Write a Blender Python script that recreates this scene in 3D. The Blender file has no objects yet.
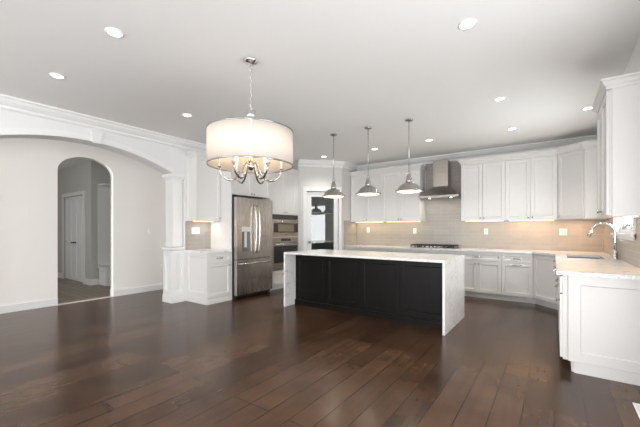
import bpy, bmesh, math, random
from math import sin, cos, pi, radians as R
from mathutils import Vector, Matrix
random.seed(7)
scene = bpy.context.scene
col = scene.collection
ZC = 2.93          # ceiling height

# ------------------------------------------------------------------ camera
cam = bpy.data.cameras.new('camera')
cam.sensor_width = 36.0
cam.lens = 36.0 * 328.0 / 640.0
cam.shift_y = 16.5 / 640.0
cam.clip_start = 0.05
cam_o = bpy.data.objects.new('camera', cam)
cam_o.location = (0, 0, 1.30)
cam_o.rotation_euler = (R(90), 0, R(35.5))
col.objects.link(cam_o)
scene.camera = cam_o

# ------------------------------------------------------------------ world, daylight, exposure
vs = scene.view_settings
vs.view_transform = 'Standard'
vs.look = 'None'
vs.gamma = 1.0
vs.use_curve_mapping = False
vs.exposure = 0.04
world = bpy.data.worlds.new('world')
scene.world = world
world.use_nodes = True
world.node_tree.nodes['Background'].inputs[0].default_value = (0.90, 0.95, 1.0, 1)
world.node_tree.nodes['Background'].inputs[1].default_value = 1.0
scene.cycles.max_bounces = 10
scene.cycles.diffuse_bounces = 6
scene.cycles.caustics_reflective = False
scene.cycles.caustics_refractive = False
scene.cycles.sample_clamp_indirect = 6.0


def area(name, loc, rot, sx, sy, power, color=(1, 1, 1), spread=180):
    l = bpy.data.lights.new(name, 'AREA')
    l.shape = 'RECTANGLE'
    l.size, l.size_y = sx, sy
    l.energy = power
    l.color = color
    l.spread = R(spread)
    o = bpy.data.objects.new(name, l)
    o.location = loc
    o.rotation_euler = rot
    col.objects.link(o)
    return o


# daylight in the window openings behind the camera (facing +Y), in the patio door
# of the right wall (facing -X) and in the dining room
DAY = (0.97, 0.985, 1.0)
for wx in (-4.3, -2.4, -0.5):
    area('daylight_south', (wx, -5.66, 1.45), (R(112), 0, 0), 1.5, 2.1, 125, DAY)
area('daylight_patio', (0.88, 1.9, 1.25), (R(97), 0, R(90)), 2.0, 2.3, 80, DAY)
area('daylight_side', (0.88, -1.9, 1.35), (R(108), 0, R(90)), 2.6, 2.1, 230, DAY)
area('daylight_sink', (0.90, 5.49, 1.70), (R(112), 0, R(90)), 1.15, 0.85, 52, DAY)
area('daylight_dining', (-6.38, -5.66, 1.45), (R(92), 0, 0), 1.0, 2.1, 930, DAY)
area('hall_fill', (-9.2, -0.4, 1.6), (R(90), 0, 0), 1.2, 1.6, 28, DAY)  # added fill to brighten the hall; the wall behind it has no window


# ------------------------------------------------------------------ materials
def new_mat(name):
    m = bpy.data.materials.new(name)
    m.use_nodes = True
    nt = m.node_tree
    return m, nt, nt.nodes['Principled BSDF']


def pbr(name, color, rough=0.5, metal=0.0, bump=0.0, bscale=40.0, var=0.0, spec=None, coat=0.0):
    m, nt, b = new_mat(name)
    b.inputs['Roughness'].default_value = rough
    b.inputs['Metallic'].default_value = metal
    b.inputs['Base Color'].default_value = (*color, 1)
    if spec is not None:
        b.inputs['Specular IOR Level'].default_value = spec
    if coat:
        b.inputs['Coat Weight'].default_value = coat
        b.inputs['Coat Roughness'].default_value = 0.15
    tc = nt.nodes.new('ShaderNodeTexCoord')
    nz = nt.nodes.new('ShaderNodeTexNoise')
    nz.inputs['Scale'].default_value = bscale
    nz.inputs['Detail'].default_value = 3
    nt.links.new(tc.outputs['Object'], nz.inputs['Vector'])
    mix = nt.nodes.new('ShaderNodeMix')
    mix.data_type = 'RGBA'
    k = 1.0 - max(var, 0.015)
    mix.inputs[6].default_value = (color[0] * k, color[1] * k, color[2] * k, 1)
    mix.inputs[7].default_value = (*color, 1)
    nt.links.new(nz.outputs[0], mix.inputs[0])
    nt.links.new(mix.outputs[2], b.inputs['Base Color'])
    if bump:
        bp = nt.nodes.new('ShaderNodeBump')
        bp.inputs['Strength'].default_value = bump
        bp.inputs['Distance'].default_value = 0.002
        nt.links.new(nz.outputs[0], bp.inputs['Height'])
        nt.links.new(bp.outputs[0], b.inputs['Normal'])
    return m


def emit(name, color, strength):
    m, nt, b = new_mat(name)
    b.inputs['Base Color'].default_value = (*color, 1)
    b.inputs['Emission Color'].default_value = (*color, 1)
    b.inputs['Emission Strength'].default_value = strength
    return m


def brushed(name, color, rough, stretch):
    m, nt, b = new_mat(name)
    b.inputs['Metallic'].default_value = 1.0
    tc = nt.nodes.new('ShaderNodeTexCoord')
    mp = nt.nodes.new('ShaderNodeMapping')
    mp.inputs['Scale'].default_value = stretch
    nz = nt.nodes.new('ShaderNodeTexNoise')
    nz.inputs['Scale'].default_value = 6
    nz.inputs['Detail'].default_value = 4
    rp = nt.nodes.new('ShaderNodeMapRange')
    rp.inputs[3].default_value = rough - 0.06
    rp.inputs[4].default_value = rough + 0.08
    mix = nt.nodes.new('ShaderNodeMix')
    mix.data_type = 'RGBA'
    mix.inputs[6].default_value = (color[0] * .86, color[1] * .85, color[2] * .84, 1)
    mix.inputs[7].default_value = (*color, 1)
    nt.links.new(tc.outputs['Object'], mp.inputs[0])
    nt.links.new(mp.outputs[0], nz.inputs['Vector'])
    nt.links.new(nz.outputs[0], rp.inputs[0])
    nt.links.new(rp.outputs[0], b.inputs['Roughness'])
    nt.links.new(nz.outputs[0], mix.inputs[0])
    nt.links.new(mix.outputs[2], b.inputs['Base Color'])
    return m


def wood_floor(name, dark, light, rough, plank=0.125, along_y=True):
    m, nt, b = new_mat(name)
    N, L = nt.nodes, nt.links
    tc = N.new('ShaderNodeTexCoord')
    sp = N.new('ShaderNodeSeparateXYZ')
    cb = N.new('ShaderNodeCombineXYZ')
    L.new(tc.outputs['Object'], sp.inputs[0])
    L.new(sp.outputs[1 if along_y else 0], cb.inputs[0])
    L.new(sp.outputs[0 if along_y else 1], cb.inputs[1])
    br = N.new('ShaderNodeTexBrick')
    br.offset = 0.37
    br.offset_frequency = 3
    br.inputs['Scale'].default_value = 1.0
    br.inputs['Brick Width'].default_value = 1.7
    br.inputs['Row Height'].default_value = plank
    br.inputs['Mortar Size'].default_value = 0.0032
    br.inputs['Bias'].default_value = 0.0
    br.inputs['Color1'].default_value = (0, 0, 0, 1)
    br.inputs['Color2'].default_value = (1, 1, 1, 1)
    br.inputs['Mortar'].default_value = (0.5, 0.5, 0.5, 1)
    L.new(cb.outputs[0], br.inputs['Vector'])
    mp = N.new('ShaderNodeMapping')
    mp.inputs['Scale'].default_value = (1.3, 20, 1)
    L.new(cb.outputs[0], mp.inputs[0])
    gr = N.new('ShaderNodeTexNoise')
    gr.inputs['Scale'].default_value = 1.0
    gr.inputs['Detail'].default_value = 5
    L.new(mp.outputs[0], gr.inputs['Vector'])
    big = N.new('ShaderNodeTexNoise')
    big.inputs['Scale'].default_value = 3.0
    L.new(cb.outputs[0], big.inputs['Vector'])
    gs = N.new('ShaderNodeMath'); gs.operation = 'MULTIPLY'
    L.new(gr.outputs[0], gs.inputs[0]); gs.inputs[1].default_value = 0.24
    ad = N.new('ShaderNodeMath'); ad.operation = 'MULTIPLY_ADD'
    L.new(br.outputs['Color'], ad.inputs[0]); ad.inputs[1].default_value = 0.31
    L.new(gs.outputs[0], ad.inputs[2])
    ad2 = N.new('ShaderNodeMath'); ad2.operation = 'MULTIPLY_ADD'
    L.new(big.outputs[0], ad2.inputs[0]); ad2.inputs[1].default_value = 0.5
    L.new(ad.outputs[0], ad2.inputs[2])
    mr = N.new('ShaderNodeMapRange')
    mr.inputs[1].default_value = 0.26; mr.inputs[2].default_value = 0.92
    L.new(ad2.outputs[0], mr.inputs[0])
    mix = N.new('ShaderNodeMix'); mix.data_type = 'RGBA'
    mix.inputs[6].default_value = (*dark, 1); mix.inputs[7].default_value = (*light, 1)
    L.new(mr.outputs[0], mix.inputs[0])
    mm = N.new('ShaderNodeMix'); mm.data_type = 'RGBA'
    mm.inputs[7].default_value = (dark[0] * .4, dark[1] * .4, dark[2] * .4, 1)
    L.new(br.outputs['Fac'], mm.inputs[0])
    L.new(mix.outputs[2], mm.inputs[6])
    L.new(mm.outputs[2], b.inputs['Base Color'])
    rr = N.new('ShaderNodeMapRange')
    rr.inputs[3].default_value = rough - 0.05; rr.inputs[4].default_value = rough + 0.10
    L.new(gr.outputs[0], rr.inputs[0])
    L.new(rr.outputs[0], b.inputs['Roughness'])
    hs = N.new('ShaderNodeMath'); hs.operation = 'SUBTRACT'
    hs.inputs[0].default_value = 1.0; L.new(br.outputs['Fac'], hs.inputs[1])
    bp = N.new('ShaderNodeBump'); bp.inputs['Strength'].default_value = 0.06; bp.inputs['Distance'].default_value = 0.002
    b.inputs['Specular IOR Level'].default_value = 0.28
    L.new(hs.outputs[0], bp.inputs['Height'])
    L.new(bp.outputs[0], b.inputs['Normal'])
    return m


def tile_mat(name, c1, c2, grout):
    m, nt, b = new_mat(name)
    N, L = nt.nodes, nt.links
    tc = N.new('ShaderNodeTexCoord')
    sp = N.new('ShaderNodeSeparateXYZ'); cb = N.new('ShaderNodeCombineXYZ')
    L.new(tc.outputs['Object'], sp.inputs[0])
    ad = N.new('ShaderNodeMath'); ad.operation = 'ADD'
    L.new(sp.outputs[0], ad.inputs[0]); L.new(sp.outputs[1], ad.inputs[1])
    L.new(ad.outputs[0], cb.inputs[0]); L.new(sp.outputs[2], cb.inputs[1])
    br = N.new('ShaderNodeTexBrick')
    br.inputs['Scale'].default_value = 1.0
    br.inputs['Brick Width'].default_value = 0.30
    br.inputs['Row Height'].default_value = 0.0765
    br.inputs['Mortar Size'].default_value = 0.0025
    br.inputs['Color1'].default_value = (*c1, 1)
    br.inputs['Color2'].default_value = (*c2, 1)
    br.inputs['Mortar'].default_value = (*grout, 1)
    L.new(cb.outputs[0], br.inputs['Vector'])
    L.new(br.outputs['Color'], b.inputs['Base Color'])
    b.inputs['Roughness'].default_value = 0.27
    b.inputs['Specular IOR Level'].default_value = 0.4
    nz = N.new('ShaderNodeTexNoise'); nz.inputs['Scale'].default_value = 14; nz.inputs['Detail'].default_value = 1
    L.new(tc.outputs['Object'], nz.inputs['Vector'])
    sb = N.new('ShaderNodeMath'); sb.operation = 'SUBTRACT'
    L.new(nz.outputs[0], sb.inputs[0]); L.new(br.outputs['Fac'], sb.inputs[1])
    bp = N.new('ShaderNodeBump'); bp.inputs['Strength'].default_value = 0.35; bp.inputs['Distance'].default_value = 0.004
    L.new(sb.outputs[0], bp.inputs['Height'])
    L.new(bp.outputs[0], b.inputs['Normal'])
    return m


def quartz_mat(name):
    m, nt, b = new_mat(name)
    N, L = nt.nodes, nt.links
    tc = N.new('ShaderNodeTexCoord')
    n1 = N.new('ShaderNodeTexNoise'); n1.inputs['Scale'].default_value = 2.6; n1.inputs['Detail'].default_value = 6
    n1.inputs['Distortion'].default_value = 1.6
    L.new(tc.outputs['Object'], n1.inputs['Vector'])
    cr = N.new('ShaderNodeValToRGB')
    e = cr.color_ramp.elements
    e[0].position = 0.485; e[0].color = (0.82, 0.815, 0.805, 1)
    e[1].position = 0.515; e[1].color = (0.82, 0.815, 0.805, 1)
    k = e.new(0.5); k.color = (0.56, 0.56, 0.58, 1)
    L.new(n1.outputs[0], cr.inputs[0])
    L.new(cr.outputs[0], b.inputs['Base Color'])
    b.inputs['Roughness'].default_value = 0.18
    return m


def dark_wood(name):
    m, nt, b = new_mat(name)
    N, L = nt.nodes, nt.links
    tc = N.new('ShaderNodeTexCoord')
    mp = N.new('ShaderNodeMapping'); mp.inputs['Scale'].default_value = (14, 14, 1.6)
    nz = N.new('ShaderNodeTexNoise'); nz.inputs['Scale'].default_value = 2; nz.inputs['Detail'].default_value = 5
    mix = N.new('ShaderNodeMix'); mix.data_type = 'RGBA'
    mix.inputs[6].default_value = (0.002, 0.0018, 0.0017, 1)
    mix.inputs[7].default_value = (0.010, 0.0085, 0.0075, 1)
    L.new(tc.outputs['Object'], mp.inputs[0]); L.new(mp.outputs[0], nz.inputs['Vector'])
    L.new(nz.outputs[0], mix.inputs[0]); L.new(mix.outputs[2], b.inputs['Base Color'])
    b.inputs['Roughness'].default_value = 0.33
    b.inputs['Specular IOR Level'].default_value = 0.15
    return m


def shade_mat(name):
    m, nt, b = new_mat(name)
    N, L = nt.nodes, nt.links
    out = N['Material Output']
    tc = N.new('ShaderNodeTexCoord')
    wv = N.new('ShaderNodeTexWave'); wv.inputs['Scale'].default_value = 60
    wv.bands_direction = 'Z'
    L.new(tc.outputs['Object'], wv.inputs['Vector'])
    mix = N.new('ShaderNodeMix'); mix.data_type = 'RGBA'
    mix.inputs[6].default_value = (0.82, 0.77, 0.72, 1); mix.inputs[7].default_value = (0.86, 0.81, 0.76, 1)
    L.new(wv.outputs[0], mix.inputs[0])
    df = N.new('ShaderNodeBsdfDiffuse'); tr = N.new('ShaderNodeBsdfTranslucent')
    L.new(mix.outputs[2], df.inputs[0]); L.new(mix.outputs[2], tr.inputs[0])
    ms = N.new('ShaderNodeMixShader'); ms.inputs[0].default_value = 0.45
    L.new(df.outputs[0], ms.inputs[1]); L.new(tr.outputs[0], ms.inputs[2])
    L.new(ms.outputs[0], out.inputs[0])
    return m


def glass_mat(name, refl, tint=(0.95, 0.97, 0.97)):
    m, nt, b = new_mat(name)
    N, L = nt.nodes, nt.links
    out = N['Material Output']
    gl = N.new('ShaderNodeBsdfGlossy'); gl.inputs['Roughness'].default_value = 0.02
    tr = N.new('ShaderNodeBsdfTransparent'); tr.inputs[0].default_value = (*tint, 1)
    lw = N.new('ShaderNodeLayerWeight'); lw.inputs[0].default_value = 0.35
    mr = N.new('ShaderNodeMapRange'); mr.inputs[3].default_value = refl; mr.inputs[4].default_value = 0.8
    L.new(lw.outputs[1], mr.inputs[0])
    ms = N.new('ShaderNodeMixShader')
    L.new(mr.outputs[0], ms.inputs[0]); L.new(tr.outputs[0], ms.inputs[1]); L.new(gl.outputs[0], ms.inputs[2])
    L.new(ms.outputs[0], out.inputs[0])
    return m


M = {}
M['ceiling'] = pbr('ceiling_paint', (0.82, 0.82, 0.81), 0.85, bump=0.06, bscale=120)
M['wall'] = pbr('wall_paint', (0.84, 0.815, 0.775), 0.75, bump=0.06, bscale=120)
M['wall_white'] = pbr('header_paint', (0.74, 0.74, 0.735), 0.7, bump=0.05, bscale=120)
M['wall_grey'] = pbr('pantry_paint', (0.62, 0.605, 0.585), 0.75, bump=0.05, bscale=120)
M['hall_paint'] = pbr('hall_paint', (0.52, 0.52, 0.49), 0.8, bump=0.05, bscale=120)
M['trim'] = pbr('trim_paint', (0.78, 0.78, 0.775), 0.4)
M['cab'] = pbr('cabinet_paint', (0.71, 0.70, 0.685), 0.36)
M['floor'] = wood_floor('dark_hardwood', (0.030, 0.0145, 0.0080), (0.125, 0.066, 0.037), 0.21, plank=0.185)
M['hall_floor'] = wood_floor('hall_wood', (0.26, 0.215, 0.165), (0.38, 0.32, 0.25), 0.45, plank=0.15, along_y=False)
M['tile'] = tile_mat('subway_tile', (0.375, 0.352, 0.325), (0.345, 0.324, 0.299), (0.44, 0.42, 0.395))
M['quartz'] = quartz_mat('white_quartz')
M['dark_wood'] = dark_wood('espresso_stained_wood')
M['steel'] = brushed('brushed_stainless', (0.62, 0.575, 0.53), 0.25, (30, 30, 0.6))
M['steel_h'] = brushed('brushed_stainless_across', (0.44, 0.40, 0.36), 0.28, (0.8, 0.8, 40))
M['chrome'] = pbr('polished_chrome', (0.70, 0.69, 0.67), 0.06, 1.0)
M['pend'] = pbr('pendant_chrome', (0.50, 0.49, 0.475), 0.07, 1.0)
M['nickel2'] = pbr('shade_seam_tape', (0.62, 0.57, 0.52), 0.8)
M['silver'] = pbr('silver_plastic', (0.62, 0.61, 0.60), 0.3)
M['recess'] = pbr('grey_recess', (0.16, 0.165, 0.175), 0.25, 0.3)
M['sink'] = pbr('shaded_stainless', (0.22, 0.21, 0.20), 0.35, 1.0)  # shade inside the basin put into the steel colour
M['arm'] = pbr('arm_chrome', (0.42, 0.41, 0.40), 0.12, 1.0)
M['handle'] = pbr('satin_handle', (0.62, 0.60, 0.58), 0.22, 1.0)
M['nickel'] = pbr('satin_nickel', (0.50, 0.49, 0.47), 0.25, 1.0)
M['black_glass'] = pbr('black_oven_glass', (0.012, 0.011, 0.010), 0.06, 0.0, coat=0.5)
M['oven_window'] = pbr('smoked_oven_window', (0.22, 0.175, 0.125), 0.2)
M['black'] = pbr('black_plastic', (0.014, 0.014, 0.015), 0.4)
M['iron'] = pbr('black_cast_iron', (0.016, 0.015, 0.014), 0.55, bump=0.2, bscale=200)
M['dark_grey'] = pbr('dark_grey_metal', (0.055, 0.055, 0.06), 0.45, 0.6)
M['white_plastic'] = pbr('white_plastic', (0.86, 0.86, 0.84), 0.35)
M['slot'] = pbr('shadow_slot', (0.05, 0.05, 0.05), 0.6)
M['shade'] = shade_mat('drum_shade_fabric')
M['bulb'] = emit('warm_bulb', (1.0, 0.80, 0.52), 4.0)
M['lens'] = emit('recessed_lamp_lens', (1.0, 0.97, 0.92), 7.0)
M['diffuser'] = emit('pendant_diffuser', (1.0, 0.88, 0.70), 1.5)
M['strip'] = emit('warm_light_strip', (1.0, 0.74, 0.45), 2.0)
M['display'] = emit('oven_display', (0.35, 0.55, 0.75), 0.25)
M['glass'] = glass_mat('clear_glass', 0.06)
M['pantry_glass'] = glass_mat('pantry_door_glass', 0.10, (0.75, 0.77, 0.77))
M['threshold'] = pbr('brass_threshold', (0.80, 0.74, 0.62), 0.35, 0.0)
M['pantry_inside'] = pbr('pantry_inside_paint', (0.5, 0.5, 0.5), 0.8)


# ------------------------------------------------------------------ mesh builder
class MB:
    def __init__(s):
        s.bm = bmesh.new()

    def box(s, x0, x1, y0, y1, z0, z1):
        v = [s.bm.verts.new((x, y, z)) for x in (x0, x1) for y in (y0, y1) for z in (z0, z1)]
        for f in ((0, 1, 3, 2), (4, 6, 7, 5), (0, 4, 5, 1), (2, 3, 7, 6), (0, 2, 6, 4), (1, 5, 7, 3)):
            s.bm.faces.new([v[i] for i in f])
        return s

    def prism(s, poly, axis, a, b):
        """poly in the two remaining axes (x: (y,z), y: (x,z), z: (x,y))"""
        def pt(p, t):
            return {'x': (t, p[0], p[1]), 'y': (p[0], t, p[1]), 'z': (p[0], p[1], t)}[axis]
        A = [s.bm.verts.new(pt(p, a)) for p in poly]
        B = [s.bm.verts.new(pt(p, b)) for p in poly]
        s.bm.faces.new(A)
        s.bm.faces.new(B[::-1])
        n = len(poly)
        for i in range(n):
            s.bm.faces.new([A[i], B[i], B[(i + 1) % n], A[(i + 1) % n]])
        return s

    def frustum(s, r0, z0, r1, z1):
        """two rectangles (x0,x1,y0,y1) at z0 and z1"""
        def q(r, z):
            return [s.bm.verts.new(p) for p in ((r[0], r[2], z), (r[1], r[2], z), (r[1], r[3], z), (r[0], r[3], z))]
        A, B = q(r0, z0), q(r1, z1)
        s.bm.faces.new(A[::-1]); s.bm.faces.new(B)
        for i in range(4):
            s.bm.faces.new([A[i], A[(i + 1) % 4], B[(i + 1) % 4], B[i]])
        return s

    def lathe(s, prof, c=(0, 0, 0), seg=24, axis='z', closed=False):
        rings = []
        for r, h in prof:
            ring = []
            for i in range(seg):
                a = 2 * pi * i / seg
                p = (r * cos(a), r * sin(a), h)
                if axis == 'y':
                    p = (p[0], h, p[1])
                elif axis == 'x':
                    p = (h, p[0], p[1])
                ring.append(s.bm.verts.new((c[0] + p[0], c[1] + p[1], c[2] + p[2])))
            rings.append(ring)
        n = len(rings)
        for k in range(n if closed else n - 1):
            A, B = rings[k], rings[(k + 1) % n]
            for i in range(seg):
                f = s.bm.faces.new([A[i], A[(i + 1) % seg], B[(i + 1) % seg], B[i]])
                f.smooth = True
        if not closed:
            if prof[0][0] > 1e-6:
                s.bm.faces.new(rings[0][::-1])
            if prof[-1][0] > 1e-6:
                s.bm.faces.new(rings[-1])
        return s

    def tube(s, pts, r, seg=10, closed=False):
        pts = [Vector(p) for p in pts]
        n = len(pts)
        rs = r if isinstance(r, (list, tuple)) else [r] * n
        rings = []
        up = None
        for i, p in enumerate(pts):
            if closed:
                t = (pts[(i + 1) % n] - pts[i - 1]).normalized()
            else:
                t = (pts[min(i + 1, n - 1)] - pts[max(i - 1, 0)]).normalized()
            if up is None:
                up = Vector((0, 0, 1)) if abs(t.z) < 0.9 else Vector((1, 0, 0))
            u = up - t * up.dot(t)
            if u.length < 1e-5:
                u = t.orthogonal()
            u.normalize()
            up = u
            w = t.cross(u)
            rings.append([s.bm.verts.new(p + (u * cos(2 * pi * k / seg) + w * sin(2 * pi * k / seg)) * rs[i]) for k in range(seg)])
        for i in range(n if closed else n - 1):
            A, B = rings[i], rings[(i + 1) % n]
            for k in range(seg):
                f = s.bm.faces.new([A[k], A[(k + 1) % seg], B[(k + 1) % seg], B[k]])
                f.smooth = True
        if not closed:
            s.bm.faces.new(rings[0][::-1])
            s.bm.faces.new(rings[-1])
        return s

    def sweep(s, path, prof):
        """closed profile (out, z) swept along an open 2-D path; 'out' is to the right of travel"""
        n = len(path)
        P = [Vector(p) for p in path]
        rings = []
        for i in range(n):
            d0 = (P[i] - P[i - 1]).normalized() if i else None
            d1 = (P[i + 1] - P[i]).normalized() if i < n - 1 else None
            if d0 is None:
                d0 = d1
            if d1 is None:
                d1 = d0
            n0 = Vector((d0.y, -d0.x)); n1 = Vector((d1.y, -d1.x))
            m = (n0 + n1)
            m = m / max(m.dot(n0), 1e-6) if m.length > 1e-6 else n0
            rings.append([s.bm.verts.new((P[i].x + m.x * o, P[i].y + m.y * o, z)) for o, z in prof])
        k = len(prof)
        for i in range(n - 1):
            for j in range(k):
                s.bm.faces.new([rings[i][j], rings[i][(j + 1) % k], rings[i + 1][(j + 1) % k], rings[i + 1][j]])
        s.bm.faces.new(rings[0][::-1])
        s.bm.faces.new(rings[-1])
        return s

    def shaker(s, x0, x1, z0, z1, y=0.0, t=0.02, rail=0.057, rec=0.013, lip=0.008):
        """recessed-panel front facing -y, front face at y"""
        r = min(rail, (z1 - z0) * 0.28, (x1 - x0) * 0.3)
        s.box(x0, x0 + r, y, y + t, z0, z1)
        s.box(x1 - r, x1, y, y + t, z0, z1)
        s.box(x0 + r, x1 - r, y, y + t, z0, z0 + r)
        s.box(x0 + r, x1 - r, y, y + t, z1 - r, z1)
        # bevelled inner lip and the recessed panel
        a, b_ = (x0 + r, x1 - r, z0 + r, z1 - r), lip
        O = [(a[0], a[2]), (a[1], a[2]), (a[1], a[3]), (a[0], a[3])]
        I = [(a[0] + b_, a[2] + b_), (a[1] - b_, a[2] + b_), (a[1] - b_, a[3] - b_), (a[0] + b_, a[3] - b_)]
        vo = [s.bm.verts.new((p[0], y + 0.001, p[1])) for p in O]
        vi = [s.bm.verts.new((p[0], y + rec, p[1])) for p in I]
        for i in range(4):
            s.bm.faces.new([vo[i], vo[(i + 1) % 4], vi[(i + 1) % 4], vi[i]])
        s.bm.faces.new(vi)
        s.box(a[0], a[1], y + rec + 0.001, y + t - 0.001, a[2], a[3])
        return s

    def xform(s, m):
        bmesh.ops.transform(s.bm, matrix=m, verts=s.bm.verts)
        return s

    def build(s, name, mat, parent=None, bevel=0.0):
        bmesh.ops.recalc_face_normals(s.bm, faces=s.bm.faces)
        me = bpy.data.meshes.new(name)
        s.bm.to_mesh(me)
        s.bm.free()
        me.materials.append(mat)
        o = bpy.data.objects.new(name, me)
        col.objects.link(o)
        if parent:
            o.parent = parent
        if bevel:
            b = o.modifiers.new('bevel', 'BEVEL')
            b.width = bevel
            b.segments = 2
            b.limit_method = 'ANGLE'
        return o


def thing(name, label, cat, loc=(0, 0, 0), rz=0.0, group=None):
    o = bpy.data.objects.new(name, None)
    o.empty_display_size = 0.1
    col.objects.link(o)
    o.location = loc
    o.rotation_euler = (0, 0, rz)
    o['label'] = label
    o['category'] = cat
    if group:
        o['group'] = group
    return o


def tag(o, label, cat, group=None):
    o['label'] = label
    o['category'] = cat
    if group:
        o['group'] = group
    return o


def struct(o, label=None, cat=None):
    o['kind'] = 'structure'
    if label:
        o['label'] = label
    if cat:
        o['category'] = cat
    return o


def dup(root, loc, rz, label, group=None):
    r = root.copy(); col.objects.link(r)
    r.location = loc; r.rotation_euler = (0, 0, rz); r['label'] = label
    if group:
        r['group'] = group
    for ch in list(root.children):
        c = ch.copy(); col.objects.link(c); c.parent = r
        for g in list(ch.children):
            d = g.copy(); col.objects.link(d); d.parent = c
    return r


def S(name, mb, mat, label, cat):
    return struct(mb.build(name, mat), label, cat)


# ------------------------------------------------------------------ room shell
WB = 7.43          # back wall face
WR = 0.70          # right wall face
WL = -5.50         # kitchen left wall / arch header face
WD = -7.00         # dining room far wall face
WS = -5.50         # south wall face
HX = -7.12         # hall side of the far wall
A = (-4.885, 5.965)    # pantry diagonal start
DL = 1.0536            # diagonal length
DB = (A[0] + DL * cos(pi / 4), A[1] + DL * sin(pi / 4))

S('floor', MB().box(WD, 0.82, WS - .12, 7.55, -0.1, 0), M['floor'], 'dark brown hardwood plank floor of the kitchen', 'floor')
S('floor_hall', MB().box(-11.6, WD, -0.6, 6.0, -0.1, 0), M['hall_floor'], 'lighter grey brown wood floor beyond the arched doorway', 'floor')
S('ceiling', MB().box(-11.6, 0.82, WS - .12, 7.55, ZC, ZC + 0.12), M['ceiling'], 'smooth pale grey ceiling over the whole room', 'ceiling')
S('wall_back', MB().box(-5.62, 0.82, WB, WB + .12, 0, ZC), M['wall_grey'], 'back wall behind the cooktop run', 'wall')

# right wall with sink window and patio door openings
PY0, PY1, PZ = 0.85, 2.95, 2.45
QY0, QY1, QZ0, QZ1 = -3.25, -0.55, 0.30, 2.45
WY0, WY1, WZ0, WZ1 = 4.755, 6.12, 1.26, 2.20
b = MB()
b.box(WR, WR + .12, WS, QY0, 0, ZC).box(WR, WR + .12, QY0, QY1, 0, QZ0).box(WR, WR + .12, QY0, QY1, QZ1, ZC).box(WR, WR + .12, QY1, PY0, 0, ZC).box(WR, WR + .12, PY0, PY1, PZ, ZC).box(WR, WR + .12, PY1, WY0, 0, ZC)
b.box(WR, WR + .12, WY0, WY1, 0, WZ0).box(WR, WR + .12, WY0, WY1, WZ1, ZC).box(WR, WR + .12, WY1, WB, 0, ZC)
S('wall_right', b, M['wall_white'], 'right wall holding the sink window', 'wall')

# south wall with windows (behind the camera)
b = MB()
ops = [(-6.8, -5.95)] + [(wx - .75, wx + .75) for wx in (-4.3, -2.4, -0.5)]
xs = -7.0
for x0, x1 in ops:
    b.box(xs, x0, WS - .12, WS, 0, ZC).box(x0, x1, WS - .12, WS, 0, 0.4).box(x0, x1, WS - .12, WS, 2.5, ZC)
    xs = x1
b.box(xs, 0.82, WS - .12, WS, 0, ZC)
S('wall_south', b, M['wall'], 'window wall at the near end of the room', 'wall')
for i, (x0, x1) in enumerate(ops):
    b = MB()
    xm = (x0 + x1) / 2
    for xx in (x0 + .03, xm, x1 - .03):
        b.box(xx - .03, xx + .03, WS - .09, WS - .04, 0.4, 2.5)
    for zz in (0.43, 1.45, 2.47):
        b.box(x0, x1, WS - .088, WS - .042, zz - .03, zz + .03)
    S('window_%d' % (i + 2), b, M['trim'], 'tall white framed window in the near end wall', 'window')

# patio door frame
b = MB()
for yy in (PY0 + .04, (PY0 + PY1) / 2, PY1 - .04):
    b.box(WR + .04, WR + .09, yy - .04, yy + .04, 0, PZ)
for zz in (.05, 2.02, PZ - .05):
    b.box(WR + .042, WR + .088, PY0, PY1, zz - .05, zz + .05)
S('door_3', b, M['trim'], 'white framed sliding patio door in the right wall', 'door')

b = MB()
for yy in (QY0 + .04, QY0 + .9, QY1 - .9, QY1 - .04):
    b.box(WR + .04, WR + .09, yy - .04, yy + .04, QZ0, QZ1)
for zz in (QZ0 + .04, 1.4, QZ1 - .04):
    b.box(WR + .042, WR + .088, QY0, QY1, zz - .035, zz + .035)
S('window_6', b, M['trim'], 'wide white framed window in the right wall behind the camera', 'window')

# kitchen left wall (behind fridge), closing wall of pantry
S('wall_left', MB().box(WL - .12, WL, 3.44, WB, 0, ZC), M['wall_white'], 'left kitchen wall behind the refrigerator run', 'wall')

# header wall with the wide arch opening
YC, HS = 1.90, 1.32
def archz(y):
    return 2.592 - 0.29 * ((y - YC) / HS) ** 2
ys = [YC - HS + 2 * HS * i / 40 for i in range(41)]
poly = [(WS, 0), (YC - HS, 0)] + [(y, archz(y)) for y in ys] + [(3.44, archz(ys[-1])), (3.44, ZC), (WS, ZC)]
S('wall_header', MB().prism(poly, 'x', WL - .27, WL), M['wall_white'], 'white header wall with a wide shallow arch', 'wall')
# archivolt band following the arch
band = [(y, archz(y) + 0.0) for y in ys] + [(y, archz(y) + 0.085) for y in reversed(ys)]
S('trim_arch', MB().prism(band, 'x', WL + .001, WL + .022), M['trim'], 'white curved trim band along the wide arch', 'trim')
S('trim_keystone', MB().prism([(1.965, 2.575), (2.07, 2.575), (2.09, 2.735), (1.945, 2.735)], 'x', WL + .001, WL + .045), M['trim'],
  'small white keystone at the top of the wide arch', 'trim')

# far dining wall with arched doorway
D0, D1, DS, DT = 1.985, 2.868, 2.345, 2.635
dm, da = (D0 + D1) / 2, (D1 - D0) / 2
arc = [(dm - da * cos(pi * i / 28), DS + (DT - DS) * sin(pi * i / 28)) for i in range(29)]
poly = [(WS, 0), (D0, 0)] + arc + [(D1, 0), (4.7, 0), (4.7, ZC), (WS, ZC)]
S('wall_far', MB().prism(poly, 'x', HX, WD), M['wall'], 'pale greige wall with a narrow arched doorway', 'wall')
S('wall_north', MB().box(HX, WL - .12, 4.6, 4.72, 0, ZC), M['wall'], 'far end wall of the space behind the column', 'wall')

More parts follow.
